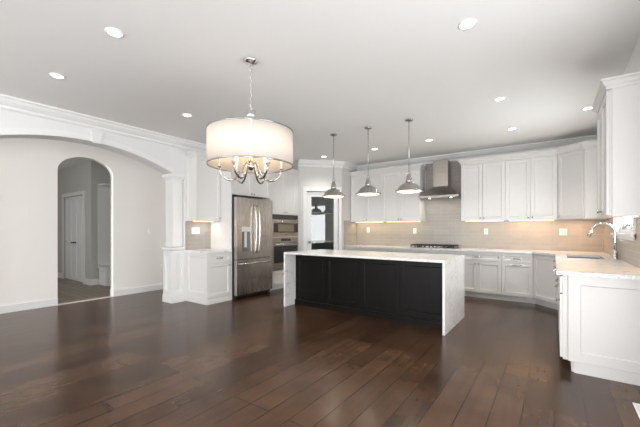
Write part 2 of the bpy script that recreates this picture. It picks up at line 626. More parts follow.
# hall beyond
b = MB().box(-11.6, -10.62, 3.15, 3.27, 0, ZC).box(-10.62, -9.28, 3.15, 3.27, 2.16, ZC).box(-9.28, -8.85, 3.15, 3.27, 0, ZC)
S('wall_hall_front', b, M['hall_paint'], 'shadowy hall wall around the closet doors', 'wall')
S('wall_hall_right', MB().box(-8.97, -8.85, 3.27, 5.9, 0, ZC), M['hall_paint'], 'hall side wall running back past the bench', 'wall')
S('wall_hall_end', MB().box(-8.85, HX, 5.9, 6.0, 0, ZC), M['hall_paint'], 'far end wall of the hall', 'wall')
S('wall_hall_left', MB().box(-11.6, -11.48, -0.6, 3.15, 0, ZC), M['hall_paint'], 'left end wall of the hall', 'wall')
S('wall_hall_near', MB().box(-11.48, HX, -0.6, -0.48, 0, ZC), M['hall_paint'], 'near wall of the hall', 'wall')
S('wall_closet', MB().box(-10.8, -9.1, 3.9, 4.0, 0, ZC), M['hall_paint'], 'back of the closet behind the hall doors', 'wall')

# pantry walls: diagonal (with a door opening), return and inner jog. local frame of the diagonal: x along, y into the pantry
diag = Matrix.Translation((A[0], A[1], 0)) @ Matrix.Rotation(pi / 4, 4, 'Z')
S0, S1, SZ = 0.205, 0.975, 2.215
b = MB().box(0, S0, 0, .11, 0, ZC).box(S1, DL, 0, .11, 0, ZC).box(S0, S1, 0, .11, SZ, ZC).xform(diag)
S('wall_pantry', b, M['wall_grey'], 'diagonal corner wall holding the pantry door', 'wall')
S('wall_pantry_return', MB().box(DB[0] - .12, DB[0], DB[1] + .005, WB, 0, ZC), M['wall_grey'], 'short return wall between pantry and back counter', 'wall')
S('wall_pantry_inner', MB().box(WL, A[0] - .02, A[1] + .002, A[1] + .10, 0, ZC), M['pantry_inside'], 'inner pantry wall beside the oven tower', 'wall')

# crown mouldings against the ceiling  (profile: out, z)
CR = [(0, ZC), (0.115, ZC), (0.115, ZC - .022), (0.095, ZC - .034), (0.08, ZC - .062), (0.045, ZC - .096), (0.028, ZC - .104), (0.028, ZC - .13), (0.016, ZC - .145), (0, ZC - .15)]
S('trim_crown_left', MB().sweep([(WL, WS + .01), (WL, A[1] - .02)], CR), M['trim'], 'white ceiling crown moulding along the left header wall', 'crown moulding')
S('trim_crown_back', MB().sweep([(A[0] + .003, A[1] + .003), DB, (DB[0], WB), (WR, WB), (WR, 3.0)], CR), M['trim'],
  'white ceiling crown moulding along pantry, back and right walls', 'crown moulding')

# baseboards
BP = [(0, 0), (0.018, 0), (0.018, .115), (0.010, .13), (0.010, .142), (0, .142)]
S('baseboard_far_left', MB().sweep([(WD, WS + .02), (WD, D0 - .0)], BP), M['trim'], 'white baseboard left of the arched doorway', 'baseboard')
S('baseboard_far_right', MB().sweep([(WD, D1), (WD, 4.59)], BP), M['trim'], 'white baseboard right of the arched doorway', 'baseboard')
S('baseboard_hall_corner', MB().sweep([(-9.20, 3.15), (-8.85, 3.15), (-8.85, 5.88)], [(o, z) for o, z in BP]), M['trim'], 'white baseboard around the hall corner', 'baseboard')
S('baseboard_hall_left', MB().sweep([(-11.47, 3.15), (-10.72, 3.15)], BP), M['trim'], 'white baseboard left of the closet doors', 'baseboard')
S('baseboard_jamb', MB().box(HX, WD, D1 - .012, D1 - .001, 0, .14), M['trim'], 'white baseboard on the doorway jamb', 'baseboard')
S('trim_threshold', MB().box(WD - .055, WD + .025, D0 + .002, D1 - .014, 0.0005, .010), M['threshold'], 'pale threshold strip on the floor of the arched doorway', 'threshold')

# column under the right end of the wide arch
cx0, cx1, cy0, cy1 = -5.765, -5.535, 3.235, 3.425
colm = struct(thing('column', 'square white panelled column carrying the wide arch', 'column'))
b = MB().box(cx0, cx1, cy0, cy1, 1.0, 2.20)
b.build('shaft', M['trim'], colm)
def ring(b, g, z0, z1):
    b.box(cx0 - g, cx1 + g, cy0 - g, cy1 + min(g, .013), z0, z1)
b = MB()
ring(b, .012, 2.165, 2.185)
b.frustum((cx0 - .004, cx1 + .004, cy0 - .004, cy1), 2.2, (cx0 - .045, cx1 + .045, cy0 - .045, cy1 + .013), 2.262)
ring(b, .045, 2.262, 2.302)
b.build('capital', M['trim'], colm)
b = MB()
g, pr_, st = .004, .026, .05
b.box(cx0 - g, cx1 + g, cy0 - g, cy1 + .013, .13, .93)
for (x0, x1) in ((cx0 - g - pr_, cx0 - g + st), (cx1 + g - st, cx1 + g + pr_)):
    b.box(x0, x1, cy0 - g - pr_, cy0 - g, .13, .93)
b.box(cx0 - g + st, cx1 + g - st, cy0 - g - pr_, cy0 - g, .13, .215).box(cx0 - g + st, cx1 + g - st, cy0 - g - pr_, cy0 - g, .85, .93)
for (y0, y1) in ((cy0 - g, cy0 - g + st), (cy1 - st + .02, cy1 + .013)):
    b.box(cx1 + g, cx1 + g + pr_, y0, y1, .13, .93)
b.box(cx1 + g, cx1 + g + pr_, cy0 - g + st, cy1 - st + .02, .13, .215).box(cx1 + g, cx1 + g + pr_, cy0 - g + st, cy1 - st + .02, .85, .93)
b.build('pedestal', M['trim'], colm)
b = MB()
ring(b, .045, .95, .99); b.frustum((cx0 - .02, cx1 + .02, cy0 - .02, cy1 + .01), .93, (cx0 - .045, cx1 + .045, cy0 - .045, cy1 + .013), .95)
b.build('pedestal_cap', M['trim'], colm)
b = MB()
ring(b, .040, 0, .125); ring(b, .032, .125, .145)
b.build('plinth', M['trim'], colm)
S('wall_light_block', MB().box(-6.16, cx0 - .022, .36, .50, 0, ZC), M['wall_white'], 'added unseen wall keeping dining daylight off the column', 'wall')  # added out of view to block dining window light from the column
# matching pier at the other end of the arch (outside the frame)
S('trim_pier', MB().box(cx0 - .02, cx1 + .02, .36, .575, 0, 2.25), M['trim'], 'square white pier at the near end of the arch', 'column')

# sink window
w1 = struct(thing('window_1', 'white framed window above the sink', 'window'))
b = MB()
cw = .085
b.box(WR - .02, WR - .001, WY0 - cw, WY0, WZ0 - .06, WZ1 + cw).box(WR - .02, WR - .001, WY1, WY1 + cw, WZ0 - .06, WZ1 + cw)
b.box(WR - .02, WR - .001, WY0, WY1, WZ1, WZ1 + cw)
b.box(WR - .045, WR - .001, WY0 - cw, WY1 + cw, WZ0 - .03, WZ0 - .001).box(WR - .018, WR - .001, WY0 - cw, WY1 + cw, WZ0 - .075, WZ0 - .03)
b.build('casing', M['trim'], w1)
b = MB()
f = .05
ym = (WY0 + WY1) / 2
for (y0, y1) in ((WY0 + .002, WY0 + f), (ym - f * .7, ym + f * .7), (WY1 - f, WY1 - .002)):
    b.box(WR + .05, WR + .10, y0, y1, WZ0 + .002, WZ1 - .002)
for (z0, z1) in ((WZ0 + .002, WZ0 + f), (WZ1 - f, WZ1 - .002)):
    b.box(WR + .052, WR + .098, WY0 + f, WY1 - f, z0, z1)
b.build('sash', M['trim'], w1)
MB().box(WR + .07, WR + .076, WY0 + f, WY1 - f, WZ0 + f, WZ1 - f).build('pane', M['glass'], w1)
b = MB().box(WR + .03, WR + .05, WY0 + .30, WY0 + .44, WZ0 + .055, WZ0 + .07)
b.tube([(WR + .04, WY0 + .37, WZ0 + .07), (WR + .0, WY0 + .40, WZ0 + .10), (WR - .02, WY0 + .46, WZ0 + .075)], .008, 8)
b.build('crank_handle', M['nickel'], w1)

# pantry door (diagonal)
d1 = struct(thing('door_1', 'white pantry door with one large glass pane in the diagonal corner wall', 'door', (A[0], A[1], 0), pi / 4))
b = MB()
b.shaker(S0 + .006, S1 - .006, .012, SZ - .01, .028, .04, .105, .0)
b = MB()
l0, l1, z0, z1, g0, g1, gz0, gz1 = S0 + .006, S1 - .006, .012, SZ - .01, .318, .862, .26, 2.09
b.box(l0, g0, .03, .07, z0, z1).box(g1, l1, .03, .07, z0, z1).box(g0, g1, .03, .07, z0, gz0).box(g0, g1, .03, .07, gz1, z1)
b.build('door_leaf', M['trim'], d1)
b = MB()
for (x0, x1) in ((S0 - .085, S0 - .002), (S1 + .002, S1 + .068)):
    b.box(x0, x1, -.022, -.001, 0, SZ + .085)
b.box(S0 - .002, S1 + .002, -.022, -.001, SZ + .002, SZ + .085)
b.box(S0 - .095, S1 + .073, -.03, -.001, SZ + .085, SZ + .105)
b.build('casing', M['trim'], d1)
MB().box(g0, g1, .047, .053, gz0, gz1).build('glass_pane', M['pantry_glass'], d1)
b = MB().lathe([(.03, .028), (.03, .022), (.011, .018), (.011, -.012), (.022, -.018), (.029, -.034), (.022, -.048), (0, -.052)], (l0 + .06, 0, 1.01), 20, 'y')
b.build('door_knob', M['nickel'], d1)
b = MB()
for zz in (.25, 1.15, 2.0):
    b.box(l1 - .004, l1 + .008, .018, .032, zz - .05, zz + .05)
b.build('hinge', M['nickel'], d1)
# hall closet double door
d2 = struct(thing('door_2', 'pair of white panelled closet doors in the hall', 'door', (-10.62, 3.15, 0)))
b = MB()
for (x0, x1) in ((-.09, -.003), (1.343, 1.43)):
    b.box(x0, x1, -.02, -.001, 0, 2.25)
b.box(-.003, 1.343, -.02, -.001, 2.163, 2.25)
b.build('casing', M['trim'], d2)
for k in range(2):
    x0 = .012 + k * .661
    b = MB()
    for j in range(2):
        xx0 = x0 + j * .328
        b.shaker(xx0, xx0 + .325, .015, .95, .03, .035, .06, .022)
        b.shaker(xx0, xx0 + .325, .95, 2.15, .03, .035, .06, .022)
    lf = b.build('door_leaf', M['trim'], d2)
    MB().lathe([(.022, .03), (.022, .02), (.01, .01), (.02, -.01), (.02, -.03), (0, -.036)], ((.60 if k == 0 else .74), 0, .98), 12, 'y').build('door_knob', M['dark_grey'], lf)

# built-in bench in the hall
t = thing('hall_bench', 'white built in bench against the hall wall seen through the arch', 'bench', (-8.845, 3.285, 0))
MB().box(.03, .40, .02, 1.4, 0, .40).build('base', M['trim'], t)
MB().box(0, .43, 0, 1.42, .40, .44).build('seat', M['trim'], t)
MB().box(0, .02, 0, 1.42, .445, 2.35).build('back_panel', M['trim'], t)
MB().box(0, .36, 0, 1.42, 2.355, 2.39).build('top_shelf', M['trim'], t)

# tiled backsplash
b = MB().box(DB[0] + .009, -2.36, WB - .008, WB - .0005, .922, 1.493).box(-2.36, -1.555, WB - .008, WB - .0005, .922, ZC - .15).box(-1.555, WR - .009, WB - .008, WB - .0005, .922, 1.483)
struct(b.build('wall_tile_back', M['tile']), 'glossy greige subway tile behind the cooktop and back counter', 'backsplash')
struct(MB().box(DB[0] + .0005, DB[0] + .008, 6.80, WB - .009, .922, 1.53).build('wall_tile_return', M['tile']), 'strip of greige tile on the return wall by the pantry', 'backsplash')
b = MB().box(WR - .008, WR - .0005, 3.79, WY0 - cw - .002, .922, 1.42).box(WR - .008, WR - .0005, WY0 - cw - .002, WY1 + cw + .002, .922, WZ0 - .078).box(WR - .008, WR - .0005, WY1 + cw + .002, WB - .009, .922, 1.48)
struct(b.build('wall_tile_right', M['tile']), 'greige tile under and beside the sink window', 'backsplash')
struct(MB().box(WL + .0005, WL + .008, 3.46, 3.998, .932, 1.462).build('wall_tile_left', M['tile']), 'small patch of greige tile left of the refrigerator', 'backsplash')


# ------------------------------------------------------------------ cabinets
def knob(parent, x, z, mat=None):
    MB().lathe([(.006, 0.0), (.006, -.014), (.013, -.018), (.015, -.026), (.010, -.031), (0, -.032)], (x, -.0005, z), 12, 'y').build('knob', M['nickel'], parent)


def pull(parent, x, z, w=.13):
    pts = [(x - w / 2, 0, z)] + [(x - w / 2 + w * i / 8, -.012 - .022 * sin(pi * i / 8), z - .006 * sin(pi * i / 8)) for i in range(9)] + [(x + w / 2, 0, z)]
    b = MB().tube(pts, .0075, 8)
    # cup of the pull
    b.box(x - w / 2 - .012, x - w / 2 + .012, -.007, -.0005, z - .012, z + .012).box(x + w / 2 - .012, x + w / 2 + .012, -.007, -.0005, z - .012, z + .012)
    b.build('pull', M['nickel'], parent)


def front(parent, kind, x0, x1, z0, z1, hw=None, rail=.057):
    g = .0024
    o = MB().shaker(x0 + g, x1 - g, z0 + g, z1 - g, 0, .02, rail).build(kind, M['cab'], parent)
    for h in (hw or []):
        if h[0] == 'knob':
            knob(o, h[1], h[2])
        else:
            pull(o, h[1], h[2], h[3] if len(h) > 3 else .13)
    return o


def base(label, loc, rz, w, depth, fronts, group, ztop=.885, kick=True, carc=None, cat='base cabinet'):
    t = thing('base_cabinet', label, cat, loc, rz, group)
    (carc or MB().box(.0008, w - .0008, .0215, depth, .10, ztop)).build('carcass', M['cab'], t)
    if kick:
        MB().box(.0008, w - .0008, .085, depth, 0, .0995).build('toe_kick', M['cab'], t)
    for f_ in fronts:
        front(t, *f_)
    return t


G1 = 'white base cabinets along the back wall'
ybase = 6.83
dep = WB - .003 - ybase
ZD0, ZD1, ZR0, ZR1 = .115, .705, .712, .872    # doors / drawers
def two_door(w, top):
    fr = []
    if top == 'drawer':
        fr.append(('drawer', 0, w, ZR0, ZR1, [('pull', w / 2, (ZR0 + ZR1) / 2)]))
    elif top == 'false':
        fr.append(('false_front', 0, w, ZR0, ZR1, []))
    fr.append(('door', 0, w / 2, ZD0, ZD1, [('knob', w / 2 - .035, ZD1 - .045)]))
    fr.append(('door', w / 2, w, ZD0, ZD1, [('knob', w / 2 + .035, ZD1 - .045)]))
    return fr
xb = [DB[0] + .004, -3.33, -2.46, -1.61, -.783, -.300]
names = ['white base cabinet beside the pantry return wall, mostly behind the island', 'white base cabinet left of the cooktop, mostly behind the island',
         'white base cabinet directly under the black cooktop', 'white two door base cabinet with one wide drawer, just right of the island end']
for i in range(4):
    w = xb[i + 1] - xb[i]
    base(names[i], (xb[i], ybase, 0), 0, w, dep, two_door(w, 'drawer' if i != 2 else 'false'), G1)
w = xb[5] - xb[4]
base('narrow white base cabinet with a drawer above one pull out front, next to the corner', (xb[4], ybase, 0), 0, w, dep,
     [('drawer', 0, w, ZR0, ZR1, [('pull', w / 2, .792)]), ('door', 0, w, ZD0, ZD1, [('pull', w / 2, ZD1 - .035, .15)])], G1)

# diagonal corner base
XR = .046           # right run door faces
c0 = Vector((xb[5], ybase)); c1 = Vector((XR, 6.455))
def corner_cab(name, label, cat, p0, p1, poly, z0, z1, fr_z, hw, group, kick=None, rail=.057):
    d = p1 - p0
    ang = math.atan2(d.y, d.x)
    t = thing(name, label, cat, (p0.x, p0.y, 0), ang, group)
    inv = Matrix.Translation((p0.x, p0.y, 0)) @ Matrix.Rotation(ang, 4, 'Z')
    inv.invert()
    def loc(p):
        v = inv @ Vector((p[0], p[1], 0))
        return (v.x, v.y)
    MB().prism([loc(p) for p in poly], 'z', z0, z1).build('carcass', M['cab'], t)
    if kick:
        MB().prism([loc(p) for p in kick], 'z', 0, z0 - .0005).build('toe_kick', M['cab'], t)
    front(t, 'door', .008, d.length - .008, fr_z[0], fr_z[1], hw(d.length), rail)
    return t
s = .0215 * .7071
poly = [(c0.x + .001, c0.y + .024), (c0.x + s, c0.y + s), (c1.x + s, c1.y + s), (c1.x + .024, c1.y + .001), (WR - .003, c1.y + .001), (WR - .003, WB - .003), (c0.x + .001, WB - .003)]
kick = [(c0.x + .001, c0.y + .086), (c0.x + .036, c0.y + .086), (c1.x + .086, c1.y + .036), (c1.x + .086, c1.y + .001), (WR - .003, c1.y + .001), (WR - .003, WB - .003), (c0.x + .001, WB - .003)]
corner_cab('base_cabinet', 'white base cabinet set diagonally across the corner with one tall door', 'base cabinet', c0, c1, poly, .10, .885, (.115, .872),
           lambda L: [('knob', L - .04, .80)], G1, kick)

# right run, front faces -X (local x runs toward the camera)
G2 = 'white base cabinets along the sink wall'
depR = WR - .003 - XR
YE = 3.80
ru = [6.453, 5.55, 4.94, 4.42, YE]
w = ru[0] - ru[1]
carc = MB().box(.0008, w - .0008, .0215, depR, .10, .62).box(.0008, .02, .0215, depR, .62, .885).box(w - .02, w - .0008, .0215, depR, .62, .885).box(.02, w - .02, .0215, .04, .62, .885)
base('white sink base cabinet under the window', (XR, ru[0], 0), -pi / 2, w, depR, two_door(w, 'false'), G2, carc=carc)
w = ru[2] - ru[3]
base('white drawer and door base cabinet between dishwasher and end cabinet', (XR, ru[2], 0), -pi / 2, w, depR,
     [('drawer', 0, w, ZR0, ZR1, [('pull', w / 2, .792)]), ('door', 0, w, ZD0, ZD1, [('pull', w / 2, .66)])], G2)
w = ru[3] - ru[4]
e = base('white end cabinet of the sink run with a large recessed panel facing the room', (XR, ru[3], 0), -pi / 2, w, depR,
         [('drawer', 0, w, ZR0, ZR1, [('pull', w / 2, .792)]), ('door', 0, w, ZD0, ZD1, [('knob', w - .05, .64)])], G2)
# end panel on the camera side, local coordinates: x = w is the end; its front faces local +x
pb = MB().shaker(.062 - 0.0, depR, .10, .886, 0, .02, .085, .012)
pb.xform(Matrix.Translation((w + .0205, 0, 0)) @ Matrix.Rotation(pi / 2, 4, 'Z'))
pb.build('end_panel', M['cab'], e)
MB().box(w - .0005, w + .024, .105, depR, 0, .0985).build('plinth', M['cab'], e)

# dishwasher
w = ru[1] - ru[2]
t = thing('dishwasher', 'stainless dishwasher between sink base and drawer cabinet', 'dishwasher', (XR, ru[1], 0), -pi / 2)
MB().box(.002, w - .002, .03, depR, .10, .885).build('tub', M['dark_grey'], t)
MB().box(.003, w - .003, 0, .029, .115, .875).build('door', M['steel'], t, .003)
MB().box(.003, w - .003, .08, .12, 0, .0995).build('toe_kick', M['black'], t)
b = MB().tube([(.06, -.045, .80), (w - .06, -.045, .80)], .011, 10)
for xx in (.10, w - .10):
    b.tube([(xx, -.045, .80), (xx, -.0005, .80)], .008, 8)
b.build('handle', M['steel'], t)

# back and right worktop (L shape with diagonal inside corner), sink cut-out
zt0, zt1 = .8865, .920
SX0, SX1, SY0, SY1 = .150, .555, 5.64, 6.40
b = MB()
fy, fx = ybase - .028, XR - .028
b.prism([(DB[0] + .001, fy), (c0.x - .012, fy), (fx, c1.y - .012), (fx, SY1), (WR - .001, SY1), (WR - .001, WB - .001), (DB[0] + .001, WB - .001)], 'z', zt0, zt1)
b.box(fx, SX0, SY0, SY1, zt0, zt1).box(SX1, WR - .001, SY0, SY1, zt0, zt1)
b.box(fx, WR - .001, YE - .05, SY0, zt0, zt1)
tag(b.build('worktop', M['quartz']), 'white quartz worktop running along the back wall and round to the sink', 'worktop')

# sink and faucet
t = thing('sink', 'rectangular stainless undermount sink below the window', 'sink', (0, 0, 0))
b = MB()
q = .012
b.box(SX0 - q, SX0, SY0 - q, SY1 + q, .69, .885).box(SX1, SX1 + q, SY0 - q, SY1 + q, .69, .885)
b.box(SX0, SX1, SY0 - q, SY0, .69, .885).box(SX0, SX1, SY1, SY1 + q, .69, .885).box(SX0 - q, SX1 + q, SY0 - q, SY1 + q, .68, .69)
b.build('basin', M['sink'], t)
MB().lathe([(.045, .6905), (.045, .696), (.03, .694), (0, .692)], ((SX0 + SX1) / 2, (SY0 + SY1) / 2, 0), 20).build('drain', M['chrome'], t)
t = thing('faucet', 'tall chrome gooseneck pull down faucet behind the sink', 'faucet', (.658, 5.78, .9205))
MB().lathe([(.030, 0), (.030, .008), (.027, .016), (.025, .09), (.021, .11), (.018, .12)], (0, 0, 0), 20).build('base', M['chrome'], t)
pts = [(0, 0, .11), (0, 0, .22), (0, 0, .34)] + [(-.125 + .125 * cos(pi * k / 12), 0, .34 + .125 * sin(pi * k / 12)) for k in range(1, 11)]
pts += [(-.246, 0, .372)]
MB().tube(pts, .0165, 12).build('spout', M['chrome'], t)
MB().tube([(-.243, 0, .385), (-.262, 0, .335), (-.274, 0, .285)], [.018, .021, .024], 12).build('spray_head', M['chrome'], t)
MB().tube([(0, -.02, .07), (0, -.05, .082), (.005, -.12, .115)], [.010, .009, .006], 10).build('lever', M['chrome'], t)

# ---- left coffee-bar cabinet beside the column
XL = -4.88
w = 3.994 - 3.50
depL = XL - WL - .003
e = base('small white base cabinet between the column and the refrigerator', (XL, 3.50, 0), pi / 2, w, depL,
         [('drawer', 0, w, .715, .880, [('pull', w / 2, .80, .11)]), ('door', 0, w, .115, .708, [('knob', w - .045, .66)])], None, ztop=.899)
pb = MB().shaker(0, depL - .002, .115, .898, 0, .019, .075, .011)
# local: end at x=0, faces local -x
pb.xform(Matrix.Translation((-.0005, depL, 0)) @ Matrix.Rotation(-pi / 2, 4, 'Z') @ Matrix.Translation((0, -.019, 0)))
pb.build('end_panel', M['cab'], e)
MB().box(-.022, -.0005, .01, depL, 0, .114).build('plinth', M['cab'], e)
MB().box(.0, w, -.001, .084, 0, .0985).build('base_board', M['cab'], e)
tag(MB().box(WL + .001, XL + .03, 3.458, 3.997, .9005, .931).build('worktop', M['quartz']), 'small white quartz worktop left of the refrigerator', 'worktop')

# ---- upper cabinets
ZU0, ZU1 = 1.485, 2.61
YU = 7.10
depU = WB - .0095 - YU
G3 = 'white upper cabinets on the back wall'
def upper(label, loc, rz, w, dpt, z0, z1, group, nd=2, name='upper_cabinet', rail=.060):
    t = thing(name, label, 'upper cabinet', loc, rz, group)
    MB().box(.0008, w - .0008, .0215, dpt, z0, z1).build('carcass', M['cab'], t)
    if nd == 2:
        front(t, 'door', 0, w / 2, z0 + .002, z1 - .002, [('knob', w / 2 - .032, z0 + .05)], rail)
        front(t, 'door', w / 2, w, z0 + .002, z1 - .002, [('knob', w / 2 + .032, z0 + .05)], rail)
    else:
        front(t, 'door', 0, w, z0 + .002, z1 - .002, [('knob', w - .04, z0 + .05)], rail)
    return t
def light_strip(par, x0, x1, y0, y1, z):
    MB().box(x0, x1, y0, y1, z - .012, z - .0005).build('light_strip', M['strip'], par)

uL0, uL1, uL2 = DB[0] + .012, -3.285, -2.385
u1 = upper('white two door upper cabinet at the far left of the back wall, beside the pantry', (uL0, YU, 0), 0, uL1 - uL0, depU, ZU0 + .01, ZU1 + .012, G3)
u2 = upper('white two door upper cabinet immediately left of the range hood', (uL1, YU, 0), 0, uL2 - uL1, depU, ZU0 + .01, ZU1 + .012, G3)
uR0, uR1, uR2 = -1.54, -.75, .050
u3 = upper('white two door upper cabinet immediately right of the range hood', (uR0, YU, 0), 0, uR1 - uR0, depU, ZU0, ZU1, G3)
u4 = upper('white two door upper cabinet next to the diagonal corner cabinet', (uR1, YU, 0), 0, uR2 - uR1, depU, ZU0, ZU1, G3)
p0, p1 = Vector((uR2, YU)), Vector((.385, 6.775))
poly = [(p0.x + .001, p0.y + .024), (p0.x + s, p0.y + s), (p1.x + s, p1.y + s), (p1.x + .024, p1.y + .001), (WR - .002, p1.y + .001), (WR - .002, WB - .0095), (p0.x + .001, WB - .0095)]
corner_cab('upper_cabinet', 'white single door upper cabinet set diagonally in the back right corner', 'upper cabinet', p0, p1, poly, ZU0, ZU1 + .0,
           (ZU0 + .002, ZU1 - .002), lambda L: [('knob', .04, ZU0 + .05)], G3)
XU = .372
YN = 4.53
uw = YN - 3.77
u5 = thing('upper_cabinet', 'large white upper cabinet nearest the camera, right of the sink window', 'upper cabinet', (XU, YN, 0), -pi / 2, None)
dU = WR - .002 - XU
z50, z51 = 1.425, 2.515
MB().box(.0008, uw - .0008, .0215, dU, z50, z51).build('carcass', M['cab'], u5)
front(u5, 'door', 0, uw / 2, z50 + .002, z51 - .002, [('knob', uw / 2 - .03, z50 + .05)])
front(u5, 'door', uw / 2, uw, z50 + .002, z51 - .002, [('knob', uw / 2 + .03, z50 + .05)])
pb = MB().box(.036, dU, 0, .018, z50 - .008, z51).xform(Matrix.Translation((uw + .0185, 0, 0)) @ Matrix.Rotation(pi / 2, 4, 'Z'))
pb.build('end_panel', M['cab'], u5)
# left upper over the coffee bar
w = 3.996 - 3.49
uA = thing('upper_cabinet', 'narrow white upper cabinet between the column and the refrigerator', 'upper cabinet', (-5.17, 3.49, 0), pi / 2, None)
dA = -5.17 - WL - .002
MB().box(.0008, w - .0008, .0215, dA, 1.465, 2.62).build('carcass', M['cab'], uA)
front(uA, 'door', 0, w, 1.467, 2.618, [('knob', w - .04, 1.52)])
pb = MB().shaker(.0, dA - .002, 1.465, 2.67, 0, .017, .055, .010)
pb.xform(Matrix.Translation((-.0005, dA, 0)) @ Matrix.Rotation(-pi / 2, 4, 'Z') @ Matrix.Translation((0, -.017, 0)))
pb.build('end_panel', M['cab'], uA)

# cabinet crowns
def cab_crown(path, z0, name, label, h=.11, out=.06):
    pr = [(-.02, z0), (.004, z0), (.004, z0 + .02), (.018, z0 + .035), (out * .7, z0 + h * .72), (out, z0 + h * .80), (out, z0 + h), (-.02, z0 + h)]
    return S(name, MB().sweep(path, pr), M['cab'], label, 'cabinet crown')
# path travels so that 'right of travel' points into the room
cab_crown([(uL0, YU), (uL2, YU), (uL2, WB - .01)][::-1][::-1], ZU1 + .013, 'trim_1', 'crown on top of the upper cabinets left of the range hood')
cab_crown([(uR0, WB - .01), (uR0, YU), (uR2, YU), (p1.x, p1.y), (WR - .003, p1.y)], ZU1 + .001, 'trim_2', 'crown on top of the upper cabinets right of the range hood')
cab_crown([(WR - .004, YN), (XU, YN), (XU, YN - uw - .02), (WR - .004, YN - uw - .02)], z51 + .001, 'trim_3', 'crown on top of the near right upper cabinet', h=.085, out=.042)
cab_crown([(WL + .003, 3.47), (-5.17, 3.47), (-5.17, 3.995)], 2.621, 'trim_4', 'crown on top of the narrow upper cabinet by the column', h=.09, out=.05)

# under-cabinet lighting
def ucl(par, w, z, dpt, power, color):
    light_strip(par, .05, w - .05, dpt - .16, dpt - .12, z)
for par, w, z, p, c in ((u1, uL1 - uL0, ZU0 + .01, 2.1, (1, .76, .42)), (u2, uL2 - uL1, ZU0 + .01, 1.5, (1, .80, .48)),
                        (u3, uR1 - uR0, ZU0, .7, (1, .72, .42)), (u4, uR2 - uR1, ZU0, 2.8, (1, .62, .32))):
    ucl(par, w, z, depU, p, c)
    area('under_cabinet_light', (par.location.x + w / 2, WB - .20, z - .02), (R(12), 0, 0), w - .1, .04, p, c)
area('under_cabinet_light', (.35, 7.12, ZU0 - .02), (0, 0, 0), .35, .35, 3.2, (1, .58, .28))
ucl(u5, uw, z50, dU, 1, (1, .7, .4))
area('under_cabinet_light', (WR - .16, YN - uw / 2, z50 - .02), (0, R(25), 0), .04, uw - .1, 1.8, (1, .66, .38))
ucl(uA, 3.996 - 3.49, 1.465, dA, 1, (1, .7, .4))
area('under_cabinet_light', (-5.33, 3.78, 1.445), (0, 0, 0), .04, .35, .9, (1, .9, .76))

# ------------------------------------------------------------------ fridge wall
# refrigerator surround with the cabinet above
t = thing('refrigerator_cabinet', 'tall white surround and two door cabinet over the refrigerator', 'cabinet', (XL, 4.0, 0), pi / 2)
dF = XL - WL - .003
ww = 1.045
MB().box(0, .022, 0, dF, 0, 2.58).build('side_panel', M['cab'], t)
MB().box(ww - .022, ww, 0, dF, 0, 2.58).build('side_panel', M['cab'], t)
MB().box(.0225, ww - .0225, .0215, dF, 1.97, 2.58).build('carcass', M['cab'], t)
front(t, 'door', .0225, ww / 2, 1.972, 2.578, [('knob', ww / 2 - .035, 2.01)])
front(t, 'door', ww / 2, ww - .0225, 1.972, 2.578, [('knob', ww / 2 + .035, 2.01)])

# oven tower
oy = 5.05
t = thing('oven_cabinet', 'tall white cabinet tower holding microwave and wall oven', 'cabinet', (XL, oy, 0), pi / 2)
w = 5.955 - oy
b = MB().box(0, .05, 0.0, dF, .10, 2.58).box(w - .05, w, 0.0, dF, .10, 2.58)
b.box(.05, w - .05, .0215, dF, 1.64, 2.58).box(.05, w - .05, .0215, dF, .10, .42).box(.05, w - .05, .0, dF, 1.135, 1.15)
b.build('carcass', M['cab'], t)
MB().box(0, w, .08, dF, 0, .0995).build('toe_kick', M['cab'], t)
front(t, 'door', .052, w / 2, 1.645, 2.578, [('knob', w / 2 - .035, 1.69)])
front(t, 'door', w / 2, w - .052, 1.645, 2.578, [('knob', w / 2 + .035, 1.69)])
front(t, 'drawer', .052, w - .052, .115, .415, [('pull', w / 2, .33)])
cab_crown([(XL, 4.0), (XL, 5.955)], 2.581, 'trim_5', 'crown on top of the refrigerator and oven cabinets', h=.10)

# microwave and wall oven (local frames like the tower)
t = thing('microwave', 'built in stainless microwave above the wall oven', 'microwave', (XL, oy, 0), pi / 2)
x0, x1 = .053, w - .053
MB().box(x0, x1, .0, .45, 1.153, 1.637).build('body', M['dark_grey'], t)
MB().box(x0 - .02, x1 + .02, -.022, -.0005, 1.54, 1.635).build('control_panel', M['black_glass'], t)
dr = MB().box(x0 - .02, x1 + .02, -.03, -.0005, 1.235, 1.535).build('door', M['steel_h'], t, .003)
bz = MB().box(x0 - .005, x1 + .005, -.033, -.0302, 1.245, 1.455).build('window', M['black_glass'], dr)
MB().box(x0 + .14, x1 - .14, -.0345, -.0332, 1.265, 1.425).build('window_screen', M['oven_window'], dr)
b = MB().tube([(x0 + .02, -.065, 1.49), (x1 - .02, -.065, 1.49)], .011, 10)
for xx in (x0 + .05, x1 - .05):
    b.tube([(xx, -.065, 1.49), (xx, -.0305, 1.49)], .008, 8)
b.build('handle', M['handle'], dr)
MB().box(x0 - .02, x1 + .02, -.022, -.0005, 1.155, 1.232).build('lower_panel', M['steel_h'], t)
MB().box(w / 2 - .03, w / 2 + .03, -.0225, -.022, 1.185, 1.20).build('badge', M['dark_grey'], t)
t = thing('wall_oven', 'built in stainless wall oven with black glass door', 'oven', (XL, oy, 0), pi / 2)
MB().box(x0, x1, .0, .55, .424, 1.133).build('body', M['dark_grey'], t)
cp = MB().box(x0 - .02, x1 + .02, -.024, -.0005, 1.03, 1.133).build('control_panel', M['steel_h'], t)
MB().box(w / 2 - .16, w / 2 + .16, -.0255, -.0242, 1.055, 1.11).build('display', M['black_glass'], cp)
